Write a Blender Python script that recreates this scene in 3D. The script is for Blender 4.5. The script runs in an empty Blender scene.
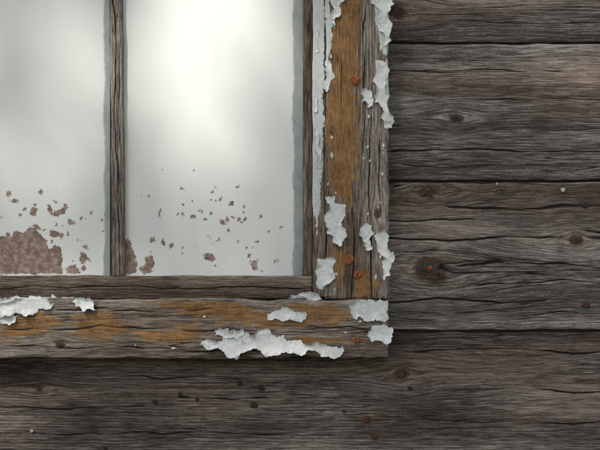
import bpy, math, random
import numpy as np
from mathutils import Vector
from mathutils.geometry import delaunay_2d_cdt
from collections import Counter
random.seed(7)
S=0.0015; D=2.0; ZC=1.5
sc=bpy.context.scene
def Kd(d): return (D-d)/D
def WX(px,d=0): return (px-300)*S*Kd(d)
def WZ(py,d=0): return ZC+(225-py)*S*Kd(d)

# ---------- numpy noise ----------
def _h(ix,iy,s):
    n=(ix.astype(np.int64)*374761393+iy.astype(np.int64)*668265263+int(s)*1274126177)&0x7fffffff
    n=((n^(n>>13))*1274126177)&0x7fffffff
    n=(n^(n>>16))&0xffff
    return n/32767.5-1.0
def vn(x,y,s=0):
    x=np.asarray(x,float);y=np.asarray(y,float)
    x,y=np.broadcast_arrays(x,y)
    ix=np.floor(x);iy=np.floor(y);fx=x-ix;fy=y-iy
    fx=fx*fx*(3-2*fx);fy=fy*fy*(3-2*fy)
    a=_h(ix,iy,s);b=_h(ix+1,iy,s);c=_h(ix,iy+1,s);d=_h(ix+1,iy+1,s)
    return (a*(1-fx)+b*fx)*(1-fy)+(c*(1-fx)+d*fx)*fy
def fb(x,y,s=0,o=3):
    r=0;a=1.0
    for i in range(o):
        r=r+a*vn(np.asarray(x)*2**i,np.asarray(y)*2**i,s+i*17); a*=.5
    return r
def sst(v,a,b):
    t=np.clip((v-a)/(b-a),0,1);return t*t*(3-2*t)
def sdpoly(px,py,poly):
    P=np.array(poly,float);n=len(P)
    dist=np.full(px.shape,1e9);ins=np.zeros(px.shape,bool)
    for i in range(n):
        ax,ay=P[i];bx,by=P[(i+1)%n]
        ex,ey=bx-ax,by-ay
        t=np.clip(((px-ax)*ex+(py-ay)*ey)/(ex*ex+ey*ey+1e-9),0,1)
        dist=np.minimum(dist,np.hypot(px-ax-t*ex,py-ay-t*ey))
        if abs(ey)>1e-9:
            c=((ay>py)!=(by>py))&(px<(bx-ax)*(py-ay)/ey+ax)
            ins^=c
    return np.where(ins,dist,-dist)
def sdmany(px,py,polys):
    r=np.full(px.shape,-60.0)
    for p in polys: r=np.maximum(r,sdpoly(px,py,p))
    return np.clip(r,-60,60)

# ---------- node helper ----------
class NT:
    def __init__(s,name):
        s.mat=bpy.data.materials.new(name); s.mat.use_nodes=True
        s.t=s.mat.node_tree; s.n=s.t.nodes; s.b=s.n['Principled BSDF']
    def put(s,inp,v):
        if isinstance(v,bpy.types.NodeSocket): s.t.links.new(v,inp)
        elif isinstance(v,(tuple,list)) and inp.type=='RGBA': inp.default_value=(*v[:3],1)
        else: inp.default_value=v
    def m(s,op,a,b=None,c=None,clamp=False):
        n=s.n.new('ShaderNodeMath');n.operation=op;n.use_clamp=clamp
        s.put(n.inputs[0],a)
        if b is not None:s.put(n.inputs[1],b)
        if c is not None:s.put(n.inputs[2],c)
        return n.outputs[0]
    def attr(s,name):
        n=s.n.new('ShaderNodeAttribute');n.attribute_name=name;return n
    def comb(s,x,y,z):
        n=s.n.new('ShaderNodeCombineXYZ')
        for i,v in enumerate((x,y,z)): s.put(n.inputs[i],v)
        return n.outputs[0]
    def sep(s,v):
        n=s.n.new('ShaderNodeSeparateXYZ');s.put(n.inputs[0],v);return n.outputs
    def noise(s,v,scale=1,detail=3,rough=.5,dist=0):
        n=s.n.new('ShaderNodeTexNoise')
        s.put(n.inputs['Vector'],v);n.inputs['Scale'].default_value=scale
        n.inputs['Detail'].default_value=detail;n.inputs['Roughness'].default_value=rough;n.inputs['Distortion'].default_value=dist
        return n.outputs[0]
    def vor(s,v,scale,feat='DISTANCE_TO_EDGE'):
        n=s.n.new('ShaderNodeTexVoronoi');n.feature=feat
        s.put(n.inputs['Vector'],v);n.inputs['Scale'].default_value=scale
        return n.outputs[0]
    def ss(s,v,a,b,o0=0.,o1=1.):
        n=s.n.new('ShaderNodeMapRange');n.interpolation_type='SMOOTHSTEP'
        s.put(n.inputs[0],v);n.inputs[1].default_value=a;n.inputs[2].default_value=b;n.inputs[3].default_value=o0;n.inputs[4].default_value=o1
        return n.outputs[0]
    def ramp(s,v,stops):
        n=s.n.new('ShaderNodeValToRGB');s.put(n.inputs[0],v);e=n.color_ramp.elements
        while len(e)<len(stops): e.new(.5)
        for i,(p,c) in enumerate(stops): e[i].position=p;e[i].color=(*c,1)
        return n.outputs[0]
    def mix(s,f,a,b,mode='MIX'):
        n=s.n.new('ShaderNodeMix');n.data_type='RGBA';n.blend_type=mode
        s.put(n.inputs[0],f);s.put(n.inputs[6],a);s.put(n.inputs[7],b)
        return n.outputs[2]
    def bump(s,h,strength,dist):
        n=s.n.new('ShaderNodeBump');n.inputs['Strength'].default_value=strength;n.inputs['Distance'].default_value=dist
        s.put(n.inputs['Height'],h);s.t.links.new(n.outputs[0],s.b.inputs['Normal'])
    def pos(s):
        n=s.n.new('ShaderNodeNewGeometry');return n.outputs['Position']

def wood(name,stops,brown=(.16,.09,.05),brown_amt=.5,bumpd=.0015,fine=680,contrast=(.34,.67),paint=False,crack_amt=1.0):
    t=NT(name)
    g=t.attr('gc').outputs['Vector'];u,f,sd=t.sep(g)
    ma=t.sep(t.attr('ma').outputs['Vector'])
    mb=t.sep(t.attr('mb').outputs['Vector'])
    def V(a,b,o): return t.comb(t.m('MULTIPLY',u,a),t.m('MULTIPLY',f,b),t.m('ADD',sd,o))
    n1=t.noise(V(34,fine,0),1,2,.75)
    n2=t.noise(V(7,170,3.3),1,3,.7)
    pos=t.pos()
    grit=t.noise(pos,700,2,.8)
    val=t.m('ADD',t.m('MULTIPLY',n1,.52),t.m('ADD',t.m('MULTIPLY',n2,.26),t.m('MULTIPLY',ma[0],.22)))
    v=t.ss(val,*contrast)
    v=t.m('ADD',v,t.m('ADD',t.m('MULTIPLY',t.m('SUBTRACT',ma[1],.5),.5),t.m('MULTIPLY',t.m('SUBTRACT',grit,.5),1.0)),clamp=True)
    col=t.ramp(v,stops)
    bm=t.m('ADD',ma[2],t.attr('stain').outputs['Fac'],clamp=True)
    bm=t.m('MULTIPLY',bm,brown_amt)
    brc=t.mix(v,(brown[0]*.3,brown[1]*.3,brown[2]*.3),(brown[0]*1.25,brown[1]*1.25,brown[2]*1.25))
    col=t.mix(bm,col,brc)
    rg=t.m('SINE',t.m('ADD',t.m('MULTIPLY',f,1350),t.m('MULTIPLY',n2,9)))
    rgm=t.m('MULTIPLY',t.ss(rg,.3,1),mb[0])
    col=t.mix(t.m('MULTIPLY',rgm,.45),col,(.03,.024,.021))
    po=t.ss(t.noise(V(45,950,61),1,1,.5),.36,.30)
    col=t.mix(t.m('MULTIPLY',po,.75),col,(.012,.010,.009))
    def line(a,b,o,w,msk):
        n=t.noise(V(a,b,o),1,1,.5)
        l=t.ss(t.m('ABSOLUTE',t.m('SUBTRACT',n,.5)),0,w,1,0)
        return t.m('MULTIPLY',l,msk)
    cr=t.m('MAXIMUM',line(1.9,60,11,.011,mb[1]),t.m('MULTIPLY',line(6,210,23,.03,mb[2]),.8))
    cr=t.m('MULTIPLY',cr,crack_amt)
    ca=t.sep(t.attr('crk').outputs['Vector'])
    jit=t.m('MULTIPLY',t.m('SUBTRACT',n1,.5),.8)
    q=t.m('DIVIDE',t.m('ABSOLUTE',t.m('ADD',ca[0],jit)),t.m('MAXIMUM',ca[1],.02))
    ec=t.m('MULTIPLY',t.ss(q,.55,1.25,1,0),t.ss(ca[1],.05,.3))
    cr=t.m('MAXIMUM',cr,ec)
    k=t.attr('knot').outputs['Fac'];kr=t.attr('kr').outputs['Fac']
    kn=t.noise(pos,150,3,.7)
    rings=t.m('MULTIPLY_ADD',t.m('SINE',t.m('ADD',t.m('MULTIPLY',kr,1300),t.m('MULTIPLY',kn,18))),.5,.5)
    kc=t.ramp(t.m('ADD',t.m('MULTIPLY',rings,.22),t.m('MULTIPLY',kn,.78)),[(.25,(.008,.006,.005)),(.5,(.038,.024,.017)),(.75,(.13,.085,.062))])
    col=t.mix(t.m('MULTIPLY',k,.9),col,kc)
    col=t.mix(cr,col,(.006,.005,.005))
    h=t.m('SUBTRACT',t.m('MULTIPLY_ADD',rgm,-.3,val),t.m('MULTIPLY',cr,.8))
    h=t.m('ADD',t.m('SUBTRACT',h,t.m('MULTIPLY',po,.2)),t.m('MULTIPLY',grit,.15))
    rough=.85
    if paint:
        o=t.attr('ochre').outputs['Fac']
        on=t.m('MULTIPLY',t.m('SUBTRACT',t.noise(V(18,210,51),1,3,.7),.5),32)
        pn=t.noise(pos,60,4,.7)
        on2=t.m('MULTIPLY',t.m('SUBTRACT',pn,.5),26)
        om=t.ss(t.m('ADD',o,t.m('ADD',on,on2)),-1.5,4)
        oc=t.ramp(t.m('ADD',t.m('MULTIPLY',n1,.4),t.m('ADD',t.m('MULTIPLY',pn,.35),t.m('MULTIPLY',grit,.25))),[(.36,(.08,.040,.017)),(.5,(.275,.143,.050)),(.64,(.44,.275,.125))])
        om=t.m('MULTIPLY',om,t.m('SUBTRACT',.9,t.m('MAXIMUM',t.m('MULTIPLY',cr,.7),t.m('MULTIPLY',po,.6))))
        col=t.mix(om,col,oc)
        wv=t.attr('white').outputs['Fac']
        wn=t.m('MULTIPLY',t.m('SUBTRACT',pn,.5),11)
        wm=t.ss(t.m('ADD',wv,t.m('ADD',wn,t.m('MULTIPLY',on,.2))),-.2,.4)
        wc=t.ramp(kn,[(.3,(.50,.56,.58)),(.6,(.64,.70,.71))])
        ck=t.ss(t.vor(t.comb(t.m('MULTIPLY',u,.35),f,sd),90),0,.015,1,0)
        wc=t.mix(t.m('MULTIPLY',ck,.3),wc,(.1,.09,.08))
        col=t.mix(wm,col,wc)
        h=t.m('ADD',t.m('MULTIPLY',h,t.m('SUBTRACT',1,t.m('MULTIPLY',wm,.88))),t.m('MULTIPLY',wm,.5))
        h=t.m('MULTIPLY_ADD',om,.08,h)
        rough=t.m('SUBTRACT',.85,t.m('MULTIPLY',wm,.3))
    t.put(t.b.inputs['Base Color'],col);t.put(t.b.inputs['Roughness'],rough)
    t.b.inputs['Specular IOR Level'].default_value=.3
    t.bump(h,1.0,bumpd)
    return t.mat

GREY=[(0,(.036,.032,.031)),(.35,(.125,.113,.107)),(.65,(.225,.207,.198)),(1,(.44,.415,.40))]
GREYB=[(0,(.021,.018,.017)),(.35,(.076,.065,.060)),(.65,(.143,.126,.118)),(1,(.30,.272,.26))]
CASE=[(0,(.035,.027,.021)),(.35,(.13,.108,.089)),(.65,(.235,.203,.175)),(1,(.42,.385,.35))]
BRN=[(0,(.035,.025,.018)),(.35,(.125,.097,.076)),(.65,(.225,.185,.152)),(1,(.38,.33,.285))]
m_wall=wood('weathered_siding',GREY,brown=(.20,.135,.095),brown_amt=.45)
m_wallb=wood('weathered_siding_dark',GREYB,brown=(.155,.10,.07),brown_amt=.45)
m_case=wood('weathered_casing',CASE,brown=(.22,.145,.085),brown_amt=.45,fine=700,contrast=(.36,.66),paint=True,crack_amt=.9)
m_sash=wood('weathered_sash',BRN,brown=(.2,.135,.09),brown_amt=.35,bumpd=.0012,fine=800,paint=True,crack_amt=.8)

def flakemat():
    t=NT('peeling_white_paint');p=t.pos()
    n=t.noise(p,55,4,.6)
    c=t.ramp(n,[(.3,(.56,.61,.63)),(.6,(.73,.77,.78))])
    d=t.ss(t.noise(p,300,3,.6),.58,.70)
    c=t.mix(t.m('MULTIPLY',d,.4),c,(.38,.35,.31))
    ck=t.m('MULTIPLY',t.ss(t.vor(p,130),0,.025,1,0),t.ss(t.noise(p,40,2),.48,.56))
    c=t.mix(t.m('MULTIPLY',ck,.75),c,(.12,.1,.09))
    t.put(t.b.inputs['Base Color'],c);t.b.inputs['Roughness'].default_value=.6
    t.bump(t.m('SUBTRACT',t.m('MULTIPLY',t.noise(p,160,3,.7),.8),ck),.5,.0008)
    return t.mat
m_flake=flakemat()
def rust(name,c1,c2):
    t=NT(name);n=t.noise(t.pos(),500,4,.7)
    t.put(t.b.inputs['Base Color'],t.ramp(n,[(.35,c1),(.65,c2)]));t.b.inputs['Roughness'].default_value=.8
    t.b.inputs['Metallic'].default_value=.1
    t.bump(n,.8,.0008);return t.mat
m_rust=rust('rusty_screw',(.11,.03,.01),(.46,.17,.055))
m_drust_hole=rust('dark_rust',(.008,.006,.005),(.05,.025,.016))  # also the darkness of the nail holes, on small raised heads
m_brust=rust('brown_rust',(.02,.010,.007),(.12,.055,.028))
m_zinc=rust('galvanised_nail',(.30,.30,.30),(.5,.5,.49))
def panemat():
    t=NT('painted_glass');p=t.pos()
    base=t.mix(t.noise(p,7,3,.5),(.70,.755,.765),(.775,.80,.795))
    sm=t.ss(t.noise(t.comb(t.m('MULTIPLY',t.sep(p)[0],30),0.0,t.m('MULTIPLY',t.sep(p)[2],5)),1,3,.6),.5,.8)
    base=t.mix(t.m('MULTIPLY',sm,.10),base,(.5,.54,.55))
    fl=t.ss(t.noise(p,700,2,.6),.70,.76)
    base=t.mix(t.m('MULTIPLY',fl,.3),base,(.35,.33,.3))
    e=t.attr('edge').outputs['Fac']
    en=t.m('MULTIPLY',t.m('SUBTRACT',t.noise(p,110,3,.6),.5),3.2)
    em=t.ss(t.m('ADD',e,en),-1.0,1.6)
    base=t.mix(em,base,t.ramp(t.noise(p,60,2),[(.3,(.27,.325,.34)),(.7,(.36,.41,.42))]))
    s=t.attr('spot').outputs['Fac']
    sn=t.m('MULTIPLY',t.m('SUBTRACT',t.noise(p,420,3,.65),.5),4.6)
    sn2=t.m('MULTIPLY',t.m('SUBTRACT',t.noise(p,90,3,.7),.5),9)
    m=t.ss(t.m('ADD',s,t.m('ADD',sn,sn2)),-.15,.3)
    sc_=t.ramp(t.noise(p,130,6,.75),[(.34,(.13,.088,.075)),(.5,(.26,.185,.158)),(.66,(.44,.36,.32))])
    c=t.mix(m,base,sc_)
    t.put(t.b.inputs['Base Color'],c)
    t.put(t.b.inputs['Roughness'],t.m('MULTIPLY_ADD',m,.45,.32))
    t.bump(t.m('MULTIPLY',m,-1.),.6,.0006)
    return t.mat
m_pane=panemat()

# ---------- builders ----------
def empty(name):
    o=bpy.data.objects.new(name,None);sc.collection.objects.link(o);return o
def add(name,me,parent,mat):
    o=bpy.data.objects.new(name,me);sc.collection.objects.link(o)
    if parent:o.parent=parent
    me.materials.append(mat);return o
def axis(a,b,lo,hi,step,coarse,bev=True):
    v=[a,b]
    l=max(a,lo);h=min(b,hi)
    if h>l: v+=list(np.linspace(l,h,max(2,int((h-l)/step)+1)))
    if a<l: v+=list(np.linspace(a,min(l,b),max(2,int((min(l,b)-a)/coarse)+1)))
    if b>h: v+=list(np.linspace(max(h,a),b,max(2,int((b-max(h,a))/coarse)+1)))
    if bev: v+=[a+.0007,a+.0015,a+.0028,b-.0007,b-.0015,b-.0028]
    v=np.array(sorted(v));keep=[0]
    for i in range(1,len(v)):
        if v[i]-v[keep[-1]]>2e-4: keep.append(i)
    v=v[keep];v[-1]=b
    return v
def mesh_grid(name,X,Y,Z,attrs,smooth=True):
    r,c=X.shape
    me=bpy.data.meshes.new(name)
    co=np.stack([X,Y,Z],-1).reshape(-1,3)
    me.vertices.add(r*c);me.vertices.foreach_set('co',co.ravel())
    i=np.arange(r*c).reshape(r,c)
    q=np.stack([i[:-1,:-1],i[:-1,1:],i[1:,1:],i[1:,:-1]],-1).reshape(-1,4)
    n=len(q)
    me.loops.add(n*4);me.loops.foreach_set('vertex_index',q.ravel().astype(np.int32))
    me.polygons.add(n);me.polygons.foreach_set('loop_start',(np.arange(n)*4).astype(np.int32))
    try: me.polygons.foreach_set('loop_total',np.full(n,4,np.int32))
    except Exception: pass
    me.update(calc_edges=True)
    me.polygons.foreach_set('use_smooth',np.full(n,smooth))
    for k,a in attrs.items():
        if a.ndim==3:
            at=me.attributes.new(k,'FLOAT_VECTOR','POINT');at.data.foreach_set('vector',a.reshape(-1).astype(np.float32))
        else:
            at=me.attributes.new(k,'FLOAT','POINT');at.data.foreach_set('value',a.ravel().astype(np.float32))
    me.validate();me.update()
    return me
def pad(A): return np.pad(A,((1,1),(1,1)),mode='edge')
def board(name,parent,mat,x0,x1,z0,z1,d,th,orient='h',seed=0,knots=(),ochre=(),white=(),stains=(),cracks=(),step=.0025,fine=(-.75,.6,.95,2.1),wob=.0009,rnd=.0018,skew=0,warp=1.0,tone=0.):
    xs=axis(x0,x1,fine[0],fine[1],step,.05); zs=axis(z0,z1,fine[2],fine[3],step,.05)
    X,Z=np.meshgrid(xs,zs)
    U,C=(X,Z) if orient=='h' else (Z,X)
    c0,c1=(z0,z1) if orient=='h' else (x0,x1)
    k=Kd(d);px=X/(S*k)+300;py=225-(Z-ZC)/(S*k)
    F=C+warp*(.0030*vn(U*1.8,C*9,seed)+.0011*vn(U*7,C*30,seed+5)+.0004*vn(U*25,C*80,seed+9))
    km=np.zeros_like(X);kr=np.full_like(X,.1)
    disp=np.zeros_like(X)
    for (kx,ky,r) in knots:
        wx,wz=WX(kx,d),WZ(ky,d);ku,kc=(wx,wz) if orient=='h' else (wz,wx)
        r=r*S;du=U-ku;dc=C-kc
        w=np.exp(-(du/(5*r))**2-(dc/(2.4*r))**2)
        F=F-dc*.85*w+ .0015*w*vn(U*60,C*60,seed+3)
        rr=np.sqrt((du/1.35)**2+dc**2)*(1+.28*vn(U/r*.8,C/r*.8,seed+4)+.12*vn(U/r*2.5,C/r*2.5,seed+14))
        kk=np.clip((r*1.05-rr)/(r*.3),0,1);km=np.maximum(km,kk);kr=np.minimum(kr,rr)
        disp+= -.0014*np.exp(-(rr/r-1)**2*14) + .0006*w
    st=np.zeros_like(X)
    for (sx,sy,r,a) in stains:
        st=np.maximum(st,a*np.exp(-(((px-sx)/(r*1.6))**2+((py-sy)/r)**2)))
    cd=np.full_like(X,9.);cw=np.zeros_like(X)
    A_,B_=(px,py) if orient=='h' else (py,px)
    for pts,wd in cracks:
        P_=sorted([(p if orient=='h' else (p[1],p[0])) for p in pts])
        xa=[p[0] for p in P_];ya=[p[1] for p in P_]
        cen=np.interp(A_,xa,ya)+1.6*fb(A_*.03,A_*0+seed,seed+8,4)
        off=B_-cen
        endt=sst(A_,xa[0],xa[0]+14)*(1-sst(A_,xa[-1]-14,xa[-1]))
        ww=wd*1.3*(.65+.55*vn(A_*.045,A_*0,seed+28))*endt
        near=np.abs(off)<4.5
        upd=near&(np.abs(off)<np.abs(cd))&(endt>0)
        cd=np.where(upd,off,cd);cw=np.where(upd,ww,cw)
    disp-= .0012*np.clip(1-np.abs(cd)/1.6,0,1)*np.minimum(cw,1)
    n3=.5+.5*vn(U*1.6,F*26,seed+31)*.8+.15*vn(U*4,F*60,seed+32)
    bl=.5+.35*fb(U*7,C*14,seed+33,4)+tone
    br=sst(.5+.5*fb(U*2.2,F*14,seed+34,3),.5,.95)
    m0=sst(vn(U*1.6,F*11,seed+35)+.3*vn(U*5,F*30,seed+38),-.15,.45)
    m1=sst(vn(U*4,F*32,seed+36),.0,.45);m2=sst(vn(U*7,F*60,seed+37)+.5*vn(U*2,F*8,seed+39),.1,.7)
    at={'gc':np.stack([U,F,np.full_like(U,seed*3.77)],-1),'knot':km,'kr':kr,'stain':st,'crk':np.stack([cd,cw,cw*0],-1),
        'ma':np.stack([n3,bl,br],-1),'mb':np.stack([m0,m1,m2],-1)}
    if mat in (m_case,m_sash):
        at['ochre']=sdmany(px,py,ochre) if len(ochre) else np.full_like(X,-60.)
        at['white']=sdmany(px,py,white) if len(white) else np.full_like(X,-60.)
    e=np.minimum(np.minimum(X-x0,x1-X),np.minimum(Z-z0,z1-Z))
    er=rnd*(1+.7*vn(U*40,C*0+seed,seed+2))
    Y=-d+ .8*np.clip(1-e/(1.6*er),0,1)**2*er - disp - .0005*vn(U*6,C*40,seed+1) - .00035*vn(U*9,F*230,seed+6)
    T=(C-c0)/(c1-c0)
    wl=wob*fb(U*22,U*0,seed+21,4);wh=wob*fb(U*22,U*0,seed+22,4)
    C2=C+wl*(1-T)**3+wh*T**3
    if skew: C2=C2+skew*(U-U.mean())
    if orient=='h': Z2,X2=C2,X+ .0006*vn(Z*90,Z*0,seed+30)*(np.minimum(X-x0,x1-X)<.003)
    else: X2,Z2=C2,Z+.0006*vn(X*90,X*0,seed+30)*(np.minimum(Z-z0,z1-Z)<.003)
    XP,ZP,YP=pad(X2),pad(Z2),pad(Y)
    YP[0,:]=YP[-1,:]=-d+th;YP[:,0]=YP[:,-1]=-d+th
    at={kk:(np.pad(a,((1,1),(1,1),(0,0)),mode='edge') if a.ndim==3 else pad(a)) for kk,a in at.items()}
    g=at['gc'];g[0,:,1]+=th*.9;g[-1,:,1]+=th*.9;g[:,0,1]+=th*.5;g[:,-1,1]+=th*.5
    return add(name,mesh_grid(name,XP,YP,ZP,at),parent,mat)

# ---------- wall ----------
wall=empty('wooden_wall')
XL,XR=-3.2,3.2
seams=[(-97,43),(43,181.5),(181.5,331),(331,474)]
gap=.0018
def wb(name,ya,yb,seed,mat,**kw):
    return board(name,wall,mat,XL,XR,WZ(yb)+gap,WZ(ya)-gap,random.uniform(-.0012,.0012),.022,'h',seed,fine=(-.62,.62,1.05,1.95),**kw)
wb('siding_board_1',*seams[0],11,m_wall,knots=[(397,12,8)],stains=[(397,12,22,.7)],cracks=[([(425,20),(520,24),(625,21)],.5),([(480,8),(560,6),(640,9)],.4)])
wb('siding_board_2',*seams[1],12,m_wall,tone=.04,knots=[(456,118,5)],stains=[(560,120,20,.4)],cracks=[([(380,153),(470,149),(625,152)],.75),([(400,72),(500,69),(570,71)],.45),([(470,100),(540,97),(625,101)],.5),([(395,166),(440,168),(500,165)],.4),([(520,128),(570,130),(630,127)],.45)])
wb('siding_board_3',*seams[2],13,m_wall,tone=-.03,warp=1.8,knots=[(428,191,8),(431,268,14),(577,240,6)],stains=[(431,268,28,1),(428,195,18,.8),(400,215,60,.8),(520,200,50,.5),(585,205,10,.9),(577,240,12,.6)],
   cracks=[([(440,206),(510,209),(630,204)],1.0),([(375,236),(440,241),(520,236),(560,238)],.85),([(452,266),(510,261),(630,270)],.9),([(375,303),(450,298),(500,303),(555,300)],.85),([(470,285),(560,281),(630,284)],.6),([(375,219),(420,221),(480,218)],.6),([(395,250),(420,252),(445,249)],.5),([(500,316),(560,313),(630,316)],.5)])
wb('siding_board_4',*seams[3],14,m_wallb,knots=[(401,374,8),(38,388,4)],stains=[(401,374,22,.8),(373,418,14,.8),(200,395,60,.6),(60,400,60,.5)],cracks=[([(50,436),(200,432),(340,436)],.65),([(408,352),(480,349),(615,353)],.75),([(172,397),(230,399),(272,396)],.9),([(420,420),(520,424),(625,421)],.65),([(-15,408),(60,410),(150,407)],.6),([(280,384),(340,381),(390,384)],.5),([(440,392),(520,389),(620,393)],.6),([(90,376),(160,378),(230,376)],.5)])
z=WZ(474);i=0
while z>.05:
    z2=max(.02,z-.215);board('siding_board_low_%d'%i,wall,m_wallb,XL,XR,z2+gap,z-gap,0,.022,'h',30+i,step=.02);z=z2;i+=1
z=WZ(-97);i=0
while z<3.2:
    board('siding_board_high_%d'%i,wall,m_wall,XL,XR,z+gap,z+.21-gap,0,.022,'h',50+i,step=.02);z+=.21;i+=1
def boxm(x0,x1,y0,y1,z0,z1):
    me=bpy.data.meshes.new('b')
    v=[(x,y,z_) for x in(x0,x1) for y in(y0,y1) for z_ in(z0,z1)]
    me.from_pydata(v,[],[(0,1,3,2),(4,6,7,5),(0,4,5,1),(2,3,7,6),(0,2,6,4),(1,5,7,3)]);return me
t=NT('dark_sheathing');t.put(t.b.inputs['Base Color'],t.mix(t.noise(t.pos(),20),(.01,.009,.008),(.03,.025,.02)))
add('sheathing',boxm(XL,XR,.012,.09,0,z),wall,t.mat)

# ---------- window ----------
win=empty('window')
dC=.042; dS=.027; dM=.022; dP=.010
def wbd(name,x0,x1,y0,y1,d,th,orient,seed,mat=m_case,**kw):
    return board(name,win,mat,WX(x0,d),WX(x1,d),WZ(y1,d),WZ(y0,d),d,th,orient,seed,fine=(-.5,.3,1.1,1.95),**kw)
L,R,T_,B=-340,388.5,-560,358
wbd('casing_right',326,R,T_+60,299,dC,dC-.001,'v',61,step=.0016,wob=.0015,
  knots=[(377,214,4)],
  ochre=[[(329,-120),(345,-120),(352,-20),(363,5),(360,40),(357,90),(358,130),(355,185),(348,208),(328,195),(327,40)],[(353,284),(366,264),(380,287),(376,298),(356,298)],[(333,250),(344,248),(346,292),(334,292)]],
  white=[[(371,-120),(392,-120),(392,30),(386,62),(380,40),(375,20)],[(325,-120),(334,-120),(331,-2),(334,24),(328,60),(325,90)],[(384,62),(392,60),(391,100),(383,96)]],
  stains=[(355,80,12,1),(349,259,12,1),(358,274,10,1),(340,240,20,.8)],
  cracks=[([(371,90),(369,200),(372,310)],.7),([(352,200),(354,260),(351,310)],.7),([(364,-40),(365,60),(363,160)],.6),([(380,130),(379,180),(381,225)],.5),([(341,20),(342,80),(340,140)],.4)])
wbd('casing_bottom',L,R,299.8,B,dC-.0012,dC-.002,'h',62,step=.0016,wob=.0018,
  knots=[(60,345,4)],
  ochre=[[(0,318),(40,312),(62,320),(50,336),(0,341)],[(74,318),(112,313),(132,326),(114,341),(76,337)],[(136,333),(190,323),(214,332),(190,341),(146,342)],[(158,302),(228,301),(262,311),(330,302),(352,312),(340,326),(262,329),(196,320)],[(228,336),(330,334),(345,342),(300,351),(226,347)]],
  white=[[(-200,299),(-120,301),(-90,312),(-200,318)],[(349,304),(372,301),(388,305),(389,320),(366,321),(354,315)],[(-3,300),(40,299),(48,306),(20,311),(-3,310)]],
  stains=[(357,339,9,.9),(120,350,50,.5)],
  cracks=[([(-15,330),(120,327),(230,331)],.75),([(110,346),(200,350),(340,349)],.7),([(50,308),(150,311),(220,308)],.6),([(300,330),(340,328),(400,330)],.6),([(-15,347),(40,345),(95,348)],.5)])
wbd('casing_left',L,-278,T_+60,299,dC,dC-.001,'v',63,step=.004)
wbd('casing_top',L,R,T_,T_+59.2,dC-.001,dC-.002,'h',64,step=.006)
wbd('sash_bottom_rail',-278,312,276,299,dS,.026,'h',65,mat=m_sash,step=.0018,wob=.0009,stains=[(200,287,60,.4)],white=[[(292,296),(312,295),(312,300),(288,300)],[(-6,297),(90,297),(90,300),(-6,300)]],cracks=[([(-10,288),(120,286),(310,289)],.55)])
wbd('sash_stile_right',303,312.2,T_+60,276,dS-.001,.024,'v',66,mat=m_sash,step=.0016,wob=.0007)
wbd('sash_stop_right',312.6,326,T_+60,297,dS+.005,.030,'v',67,mat=m_sash,step=.0014,wob=.0008,
  white=[[(309,-500),(324.5,-500),(324,60),(323,130),(321,200),(317,235),(313,215),(309,100)],[(317,258),(327,262),(327,292),(317,288)]])
wbd('sash_stile_left',-278,-263,T_+60,276,dS,.026,'v',68,mat=m_sash,step=.004)
wbd('muntin',110,123,-105,276,dM,.014,'v',69,mat=m_case,step=.0015,wob=.0008,skew=-.010,tone=.12,cracks=[([(115,-20),(116,150),(118,290)],.5),([(119,40),(120,90),(120,150)],.35)])
wbd('muntin_left',-83,-70,-105,276,dM,.014,'v',70,mat=m_case,step=.004)
wbd('muntin_cross',-263,303,-118,-105.4,dM-.001,.014,'h',71,mat=m_case,step=.004)
wbd('muntin_upper',110,123,T_+60,-118.4,dM,.014,'v',72,mat=m_case,step=.004)
wbd('muntin_upper_left',-83,-70,T_+60,-118.4,dM,.014,'v',73,mat=m_case,step=.004)
rs=np.random.RandomState(5)
def pane(name,x0,x1,y0,y1,fineY,polys,spots,edgex):
    d=dP
    xs=axis(WX(x0,d),WX(x1,d),WX(-20,d),1,.0009 if fineY else .02,.02,False)
    zs=axis(WZ(y1,d),WZ(y0,d),WZ(278,d),WZ(155,d),.0009 if fineY else .02,.008,False)
    X,Z=np.meshgrid(xs,zs);k=Kd(d);px=X/(S*k)+300;py=225-(Z-ZC)/(S*k)
    sd=sdmany(px,py,polys) if polys else np.full_like(X,-60.)
    for (sx,sy,r,a,th) in spots:
        dx,dy=px-sx,py-sy;c,s=math.cos(th),math.sin(th)
        sd=np.maximum(sd,r-np.hypot((dx*c+dy*s)/a,(-dx*s+dy*c)))
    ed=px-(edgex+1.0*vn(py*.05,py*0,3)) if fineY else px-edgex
    me=mesh_grid(name,X,np.full_like(X,-d),Z,{'spot':np.clip(sd,-60,20),'edge':np.clip(ed,-60,60)})
    return add(name,me,win,m_pane)
def scatter(n,x0,x1,y0,y1,r0,r1,pw=1.0):
    out=[]
    for _ in range(n):
        y=y1-(y1-y0)*rs.rand()**pw
        out.append((rs.uniform(x0,x1),y,r0+(r1-r0)*rs.rand()**2.5,rs.uniform(1,1.9),rs.uniform(0,3.14)))
    return out
sp1=scatter(30,2,70,190,245,.9,3.2,1.2)+scatter(14,60,103,205,270,.6,2.2)+[(34,212,3.6,1.3,1.5),(15,200,2.6,1.5,.3),(54,233,3,1.6,.2),(84,258,3.8,1.7,1.5),(84,268,3,1.2,0),(72,222,2.4,1.5,.4)]
p1=[[(-8,242),(2,236),(10,238),(16,231),(24,233),(29,226),(36,228),(41,236),(46,240),(50,252),(54,243),(60,246),(63,256),(62,274),(-8,274)],[(66,268),(76,264),(80,274),(66,274)]]
pane('pane_lower_middle',-70,110,-106,276,True,p1,sp1,104)
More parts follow.
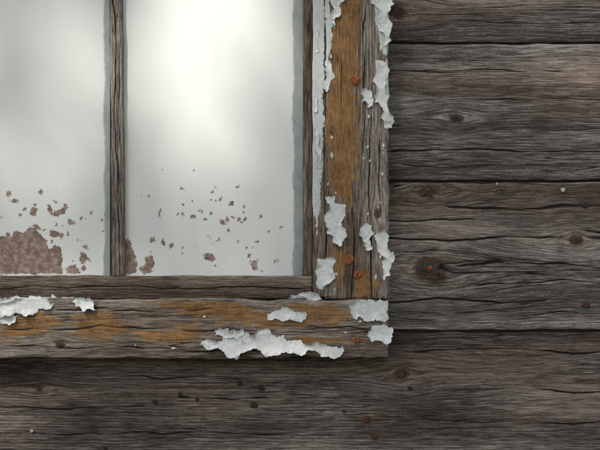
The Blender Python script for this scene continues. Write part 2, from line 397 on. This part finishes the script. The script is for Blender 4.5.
sp2=scatter(34,140,285,205,270,.6,1.8)+scatter(20,205,245,185,245,.7,1.9)+scatter(10,130,200,165,215,.5,1.2)+[(210,257,4.0,1.25,.4),(254,265,3.4,1.4,1.4),(150,262,4.3,1.7,1.4),(152,240,2.4,1.5,.4),(163,243,2,1.3,1),(223,222,2.4,1.4,.7),(193,217,2.0,1.5,.3),(232,204,2,1.3,1),(146,270,4.2,1.5,0)]
p2=[[(123,242),(128,238),(132,246),(136,258),(137,274),(123,274)]]
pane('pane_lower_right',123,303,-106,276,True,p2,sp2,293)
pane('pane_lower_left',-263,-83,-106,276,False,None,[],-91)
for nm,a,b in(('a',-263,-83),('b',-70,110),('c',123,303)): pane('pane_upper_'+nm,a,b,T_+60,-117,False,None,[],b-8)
add('window_back_board',boxm(WX(-278,0),WX(326,0),-.0075,-.0035,WZ(299),WZ(T_+60)),win,t.mat)

# ---------- flakes ----------
fc=[0]
def flake(poly,d,lift=.0025,seed=0,lift_dir=None,dmax=.010,rough=1.):
    fc[0]+=1;sd_=seed+fc[0]*13
    P=[np.array((WX(x,d),WZ(y,d))) for x,y in poly]
    while True:
        Q=[];ch=False;n=len(P)
        for i in range(n):
            a=P[i];b=P[(i+1)%n];Q.append(a);l=np.hypot(*(b-a))
            if l>.0030:
                ch=True;nv_=np.array([(b-a)[1],-(b-a)[0]])
                Q.append(a+(b-a)*rs.uniform(.3,.7)+nv_*rs.uniform(-.24,.24)*rough)
        P=Q
        if not ch: break
    pts=[];n=len(P)
    for i in range(n):
        a=P[i];b=P[(i+1)%n];l=np.hypot(*(b-a));m=max(1,int(l/.0011))
        for j in range(m):
            q=a+(b-a)*j/m+rs.uniform(-.00014,.00014,2)
            pts.append((float(q[0]),float(q[1])))
    B=len(pts);arr=np.array(pts)
    x0,z0=arr.min(0);x1,z1=arr.max(0)
    st=.0015
    gx,gz=np.meshgrid(np.arange(x0,x1,st),np.arange(z0,z1,st));gx=gx.ravel()+rs.uniform(-.0004,.0004,gx.size);gz=gz.ravel()+rs.uniform(-.0004,.0004,gz.size)
    s=sdpoly(gx,gz,pts);k=s>.0009
    allp=[Vector(p) for p in pts]+[Vector((a,b)) for a,b in zip(gx[k],gz[k])]
    V,E,Fc,_,_,_=delaunay_2d_cdt(allp,[(i,(i+1)%B) for i in range(B)],[list(range(B))],1,1e-6)
    V=np.array([tuple(v) for v in V])
    ds=np.abs(sdpoly(V[:,0],V[:,1],pts))
    cx,cz=arr.mean(0)
    lm=sst(vn(V[:,0]*70+3,V[:,1]*70,sd_+4),-.3,.6)
    if lift_dir is not None:
        pr=(V[:,0]-cx)*lift_dir[0]+(V[:,1]-cz)*lift_dir[1]
        pr=(pr-pr.min())/(np.ptp(pr)+1e-9)
        h=lift*pr**3*(.35+.65*lm)+.45*lift*np.exp(-ds/.0016)*lm
    else: h=lift*np.exp(-ds/.0019)*lm
    cs=np.abs(vn(V[:,0]*75,V[:,1]*75,sd_+7))
    h=h+.0003+.0007*np.clip(1-cs*4,0,1)+.0002*vn(V[:,0]*260,V[:,1]*260,sd_+6)
    h=np.clip(h,.0001,dmax)
    th=.0004
    nv=len(V);top=[(v[0],-d-hh-th,v[1]) for v,hh in zip(V,h)];bot=[(v[0],-d-hh,v[1]) for v,hh in zip(V,h)]
    verts=top+bot;faces=[];ec=Counter()
    for f in Fc:
        f=list(f);a,b,c=V[f[0]],V[f[1]],V[f[2]]
        if (b[0]-a[0])*(c[1]-a[1])-(b[1]-a[1])*(c[0]-a[0])<0:f=f[::-1]
        faces.append(f);faces.append([i+nv for i in f[::-1]])
        for i in range(len(f)): ec[(f[i],f[(i+1)%len(f)])]+=1
    ns=len(faces)
    for (a,b) in list(ec):
        if (b,a) not in ec:
            o=len(verts);verts+= [top[a],top[b],bot[b],bot[a]];faces.append([o+3,o+2,o+1,o])
    me=bpy.data.meshes.new('flake');me.from_pydata(verts,[],faces)
    me.polygons.foreach_set('use_smooth',[i<ns for i in range(len(faces))]);me.update()
    add('paint_flake_%d'%fc[0],me,win,m_flake)
dF=dC
FL=[
 ([(372,-25),(391,-25),(390,-8),(394,4),(389,20),(390,42),(384,46),(382,32),(377,22),(379,10),(371,4)],.006,(1,0)),
 ([(377,60),(384,62),(390,70),(386,84),(390,96),(388,108),(393,118),(392,128),(387,129),(383,112),(374,102),(377,90),(372,82),(376,72)],.008,(1,-.3)),
 ([(361,93),(366,88),(372,92),(373,104),(368,108),(365,101),(362,103)],.004,None),
 ([(330,-20),(344,-20),(343,2),(339,6),(340,16),(334,20),(334,30),(330,16)],.005,None),
 ([(325,196),(334,196),(336,204),(347,206),(346,216),(341,222),(345,228),(340,247),(334,243),(333,236),(327,234),(325,222)],.008,(.4,-.6)),
 ([(362,227),(372,225),(374,234),(369,240),(372,249),(366,250),(362,240)],.005,None),
 ([(376,232),(384,229),(389,236),(387,244),(394,252),(393,262),(390,275),(384,280),(382,266),(385,258),(377,246)],.010,(.8,-.5)),
 ([(318,258),(328,257),(336,262),(333,270),(335,276),(327,284),(322,292),(318,286)],.008,(-.3,-1)),
 ([(314,95),(318,97),(317,112),(314,112)],.003,None),([(314,128),(318,130),(318,146),(322,150),(321,168),(316,170)],.004,None),
 ([(315,28),(320,30),(319,52),(315,54)],.003,None),([(326,60),(331,64),(330,84),(326,92)],.003,None),
 ([(349,303),(360,301),(362,303),(376,302),(388,300),(389,318),(384,323),(375,319),(368,322),(360,316),(356,320),(350,312)],.006,None),
 ([(367,334),(372,326),(384,324),(392,327),(391,341),(384,343),(378,340),(370,340)],.010,(-.3,-1)),
 ([(267,314),(280,310),(282,307),(292,309),(306,312),(307,319),(290,318),(284,321),(268,320)],.009,(0,-1)),
 ([(215,330),(228,328),(230,331),(243,329),(244,335),(230,338),(215,336)],.004,None),
 ([(200,344),(210,338),(218,341),(226,337),(238,334),(254,337),(258,330),(270,330),(273,335),(285,334),(288,341),(299,340),(305,344),(322,343),(330,346),(343,346),(342,354),(328,356),(318,352),(300,355),(282,352),(262,353),(258,350),(244,352),(238,359),(228,357),(222,350),(206,350)],.010,(0,-1)),
 ([(-30,302),(10,301),(16,297),(26,299),(34,296),(46,297),(54,303),(50,309),(38,308),(26,316),(16,312),(-30,312)],.010,(0,-1)),
 ([(72,301),(84,298),(94,302),(97,309),(86,311),(76,307)],.010,(0,-1)),
 ([(-20,316),(6,314),(18,316),(16,321),(4,324),(-20,323)],.004,None),
 ([(298,294),(310,291),(318,293),(322,299),(308,300)],.004,None),
]
for p,l,ld in FL:
    xs_=[q[0] for q in p]
    d_=dF if (max(xs_)>327 or min(q[1] for q in p)>295) else dS+.005
    flake(p,d_,l,3,ld,rough=1. if max(xs_)>327 or min(q[1] for q in p)>295 else .35)
for _ in range(34):
    if rs.rand()<.6: x,y=rs.uniform(330,386),rs.uniform(-5,298); d_=dF
    else: x,y=rs.uniform(5,386),rs.uniform(303,354); d_=dF-.001
    if 333<x<362 and 0<y<190: x=rs.choice([330,382])+rs.uniform(-2,2)
    r=rs.uniform(.5,1.5)*(1.5 if rs.rand()<.2 else 1);a0=rs.uniform(0,6);sx,sy=(1,1.6) if y<300 else (1.8,1)
    p=[(x+sx*r*rs.uniform(.5,1.4)*math.cos(a0+q*1.25),y-sy*r*rs.uniform(.5,1.5)*math.sin(a0+q*1.25)) for q in range(5)]
    flake(p,d_,.0008,9,rough=.25)

# ---------- fasteners and nail-hole stand-ins ----------
def head(name,parent,mat,px,py,d,r,h,slot=False,seed=0,asp=1.):
    n=28;rings=[(1.0,0),(1.0,.45),(.88,.8),(.6,.97),(.3,1.0)]
    V=[];F=[]
    cx,cz=WX(px,d),WZ(py,d);r=r*S;ang=rs.uniform(0,3)
    for rr,hh in rings:
        for i in range(n):
            a=i/n*2*math.pi;w=1+.09*math.sin(3*a+seed)+.05*math.sin(7*a+seed*2)
            x=r*rr*w*math.cos(a)*asp;z_=r*rr*w*math.sin(a);y=h*hh
            if slot:
                q=abs(-math.sin(ang)*x+math.cos(ang)*z_)
                if q<r*.17 and rr<.8: y-=h*.55
            V.append((cx+x,-d-y+.0006,cz+z_))
    for k in range(len(rings)-1):
        for i in range(n):
            j=(i+1)%n;F.append((k*n+i,k*n+j,(k+1)*n+j,(k+1)*n+i))
    V.append((cx,-d-h*(.45 if slot else 1)+.0006,cz));c=len(V)-1
    for i in range(n):F.append(((len(rings)-1)*n+i,(len(rings)-1)*n+(i+1)%n,c))
    me=bpy.data.meshes.new(name);me.from_pydata(V,[],F);me.polygons.foreach_set('use_smooth',[True]*len(F));me.update()
    add(name,me,parent,mat)
for i,(x,y,r) in enumerate([(355,80,4.8),(349.5,259.5,4.8),(358,274.5,4.0),(357,340,3.2)]): head('screw_%d'%i,win,m_rust,x,y,dC,r,.0034,True,i)
for i,(x,y,r) in enumerate([(180,394,2),(197,399,1.6),(240,384,2.0),(261,388,2.8),(254,405,2.8),(155,402,2),(105,448,2),(367,419,3.6),(374,436,3.3),(344,411,1.7),(585,205,2.8),(586,305,3.2),(410,388,1.8)]):  # the small dark heads stand in for open nail holes
    head('nail_%d'%i,wall,m_brust if r>3 else m_drust_hole,x,y,.0015,r,.0016,False,i,rs.uniform(1.0,1.4))
head('nail_big',wall,m_rust,430,268,.001,2.2,.002,False,4)
for i,(x,y,r) in enumerate([(563,190,2.4),(497,184,1.4),(32,431,1.8)]):
    head('galvanised_nail_%d'%i,wall,m_zinc,x,y,.0015,r,.0028,False,i)

# ---------- ground ----------
t=NT('grass_ground');p=t.pos()
t.put(t.b.inputs['Base Color'],t.mix(t.noise(p,1.5,6,.7),(.05,.07,.025),(.13,.12,.065)));t.b.inputs['Roughness'].default_value=.95
t.bump(t.noise(p,30,5,.7),1,.03)
me=bpy.data.meshes.new('ground');me.from_pydata([(-300,-300,0),(300,-300,0),(300,300,0),(-300,300,0)],[],[(0,1,2,3)])
add('ground',me,None,t.mat)

# ---------- sun / sky / unseen tree added to shape the sunlight ----------
EL,AZ=math.radians(47),math.radians(28)
SV=Vector((-math.sin(AZ)*math.cos(EL),-math.cos(AZ)*math.cos(EL),math.sin(EL)))
sl=bpy.data.lights.new('sun','SUN');sl.energy=5.0;sl.angle=math.radians(1.3);sl.color=(1,.92,.81)
so=bpy.data.objects.new('sun',sl);sc.collection.objects.link(so);so.rotation_euler=SV.to_track_quat('Z','Y').to_euler();so.location=SV*20
w=bpy.data.worlds.new('World');sc.world=w;w.use_nodes=True;nt=w.node_tree
sky=nt.nodes.new('ShaderNodeTexSky');sky.sky_type='NISHITA';sky.sun_disc=False;sky.sun_elevation=EL
sky.sun_rotation=math.atan2(SV.x,SV.y);sky.air_density=1;sky.dust_density=4;sky.ozone_density=1
hs=nt.nodes.new('ShaderNodeHueSaturation');hs.inputs['Saturation'].default_value=.5
nt.links.new(sky.outputs[0],hs.inputs['Color']);bg=nt.nodes['Background'];nt.links.new(hs.outputs[0],bg.inputs[0]);bg.inputs[1].default_value=.122

sun_blocker_tree=empty('tree')  # added out of view to block the sun from most of the wall
target=Vector((WX(260),0,WZ(170)));cc=target+SV*5.4
t=NT('leaves');t.put(t.b.inputs['Base Color'],t.mix(t.noise(t.pos(),3,1),(.035,.07,.018),(.08,.12,.035)));t.b.inputs['Roughness'].default_value=.6
ml=t.mat
N=3500
P=rs.normal(size=(N*2,3));P/=np.linalg.norm(P,axis=1)[:,None];P*= (rs.rand(N*2)**.36)[:,None]
lump=1+.22*vn(P[:,0]*2.5+9,P[:,2]*2.5,3);P*=lump[:,None]*np.array([1.5,1.1,1.15])
P+=np.array(cc)
sv=np.array(SV);tt=(P[:,1]-0)/sv[1];Q=P-tt[:,None]*sv
qx=Q[:,0]/S+300;qy=225-(Q[:,2]-ZC)/S
g1=np.hypot((qx-212)/82,(qy-45)/140)<1+.2*vn(qx*.03,qy*.03,8)
g2=np.hypot((qx-72-(60-qy)*.15)/32,(qy-75)/75)<1
P=P[~(g1|g2)][:N]  # foliage cut away along the sun direction so light pools on the panes
n=len(P)
A=rs.normal(size=(n,3));A/=np.linalg.norm(A,axis=1)[:,None];Bv=np.cross(A,rs.normal(size=(n,3)));Bv/=np.linalg.norm(Bv,axis=1)[:,None]
sz=rs.uniform(.04,.062,n)[:,None]
quad=np.stack([P-A*sz*1.3,P+Bv*sz*.6,P+A*sz*1.3,P-Bv*sz*.6],1).reshape(-1,3)
me=bpy.data.meshes.new('crown');me.from_pydata(quad.tolist(),[],[(4*i,4*i+1,4*i+2,4*i+3) for i in range(n)])
add('crown',me,sun_blocker_tree,ml)
t=NT('bark');t.put(t.b.inputs['Base Color'],t.mix(t.noise(t.pos(),12,5),(.05,.035,.025),(.14,.11,.085)));t.bump(t.noise(t.pos(),30,4),1,.02)
def sun_blocker_limb(name,pts,rad):
    cu=bpy.data.curves.new(name,'CURVE');cu.dimensions='3D';cu.bevel_depth=1;cu.bevel_resolution=4
    s_=cu.splines.new('POLY');s_.points.add(len(pts)-1)
    for q,(p_,r) in enumerate(zip(pts,rad)): s_.points[q].co=(*p_,1);s_.points[q].radius=r
    o=bpy.data.objects.new(name,cu);sc.collection.objects.link(o);o.parent=sun_blocker_tree;cu.materials.append(t.mat)
bx,by=cc.x-1.1,cc.y-.4
sun_blocker_limb('trunk',[(bx,by,-.05),(bx+.05,by,1.4),(bx,by+.05,3),(bx+.1,by,cc.z-.6),(bx+.2,by,cc.z+.6)],[.22,.16,.13,.09,.03])
for i in range(6):
    a=i*1.05+.3;sun_blocker_limb('limb_%d'%i,[(bx+.05,by,cc.z-1.2+.2*i),(bx+.05+.5*math.cos(a),by+.45*math.sin(a),cc.z-.9+.2*i),(bx+.05+.8*math.cos(a),by+.7*math.sin(a),cc.z-.6+.2*i)],[.06,.04,.012])

# ---------- camera ----------
cam=bpy.data.cameras.new('camera');co=bpy.data.objects.new('camera',cam);sc.collection.objects.link(co);sc.camera=co
co.location=(0,-D,ZC);co.rotation_euler=(math.radians(90),0,0)
cam.sensor_width=36;cam.lens=36*D/(600*S);cam.clip_end=1000;cam.clip_start=.05
sc.view_settings.view_transform='Standard';sc.view_settings.look='None';sc.view_settings.exposure=0
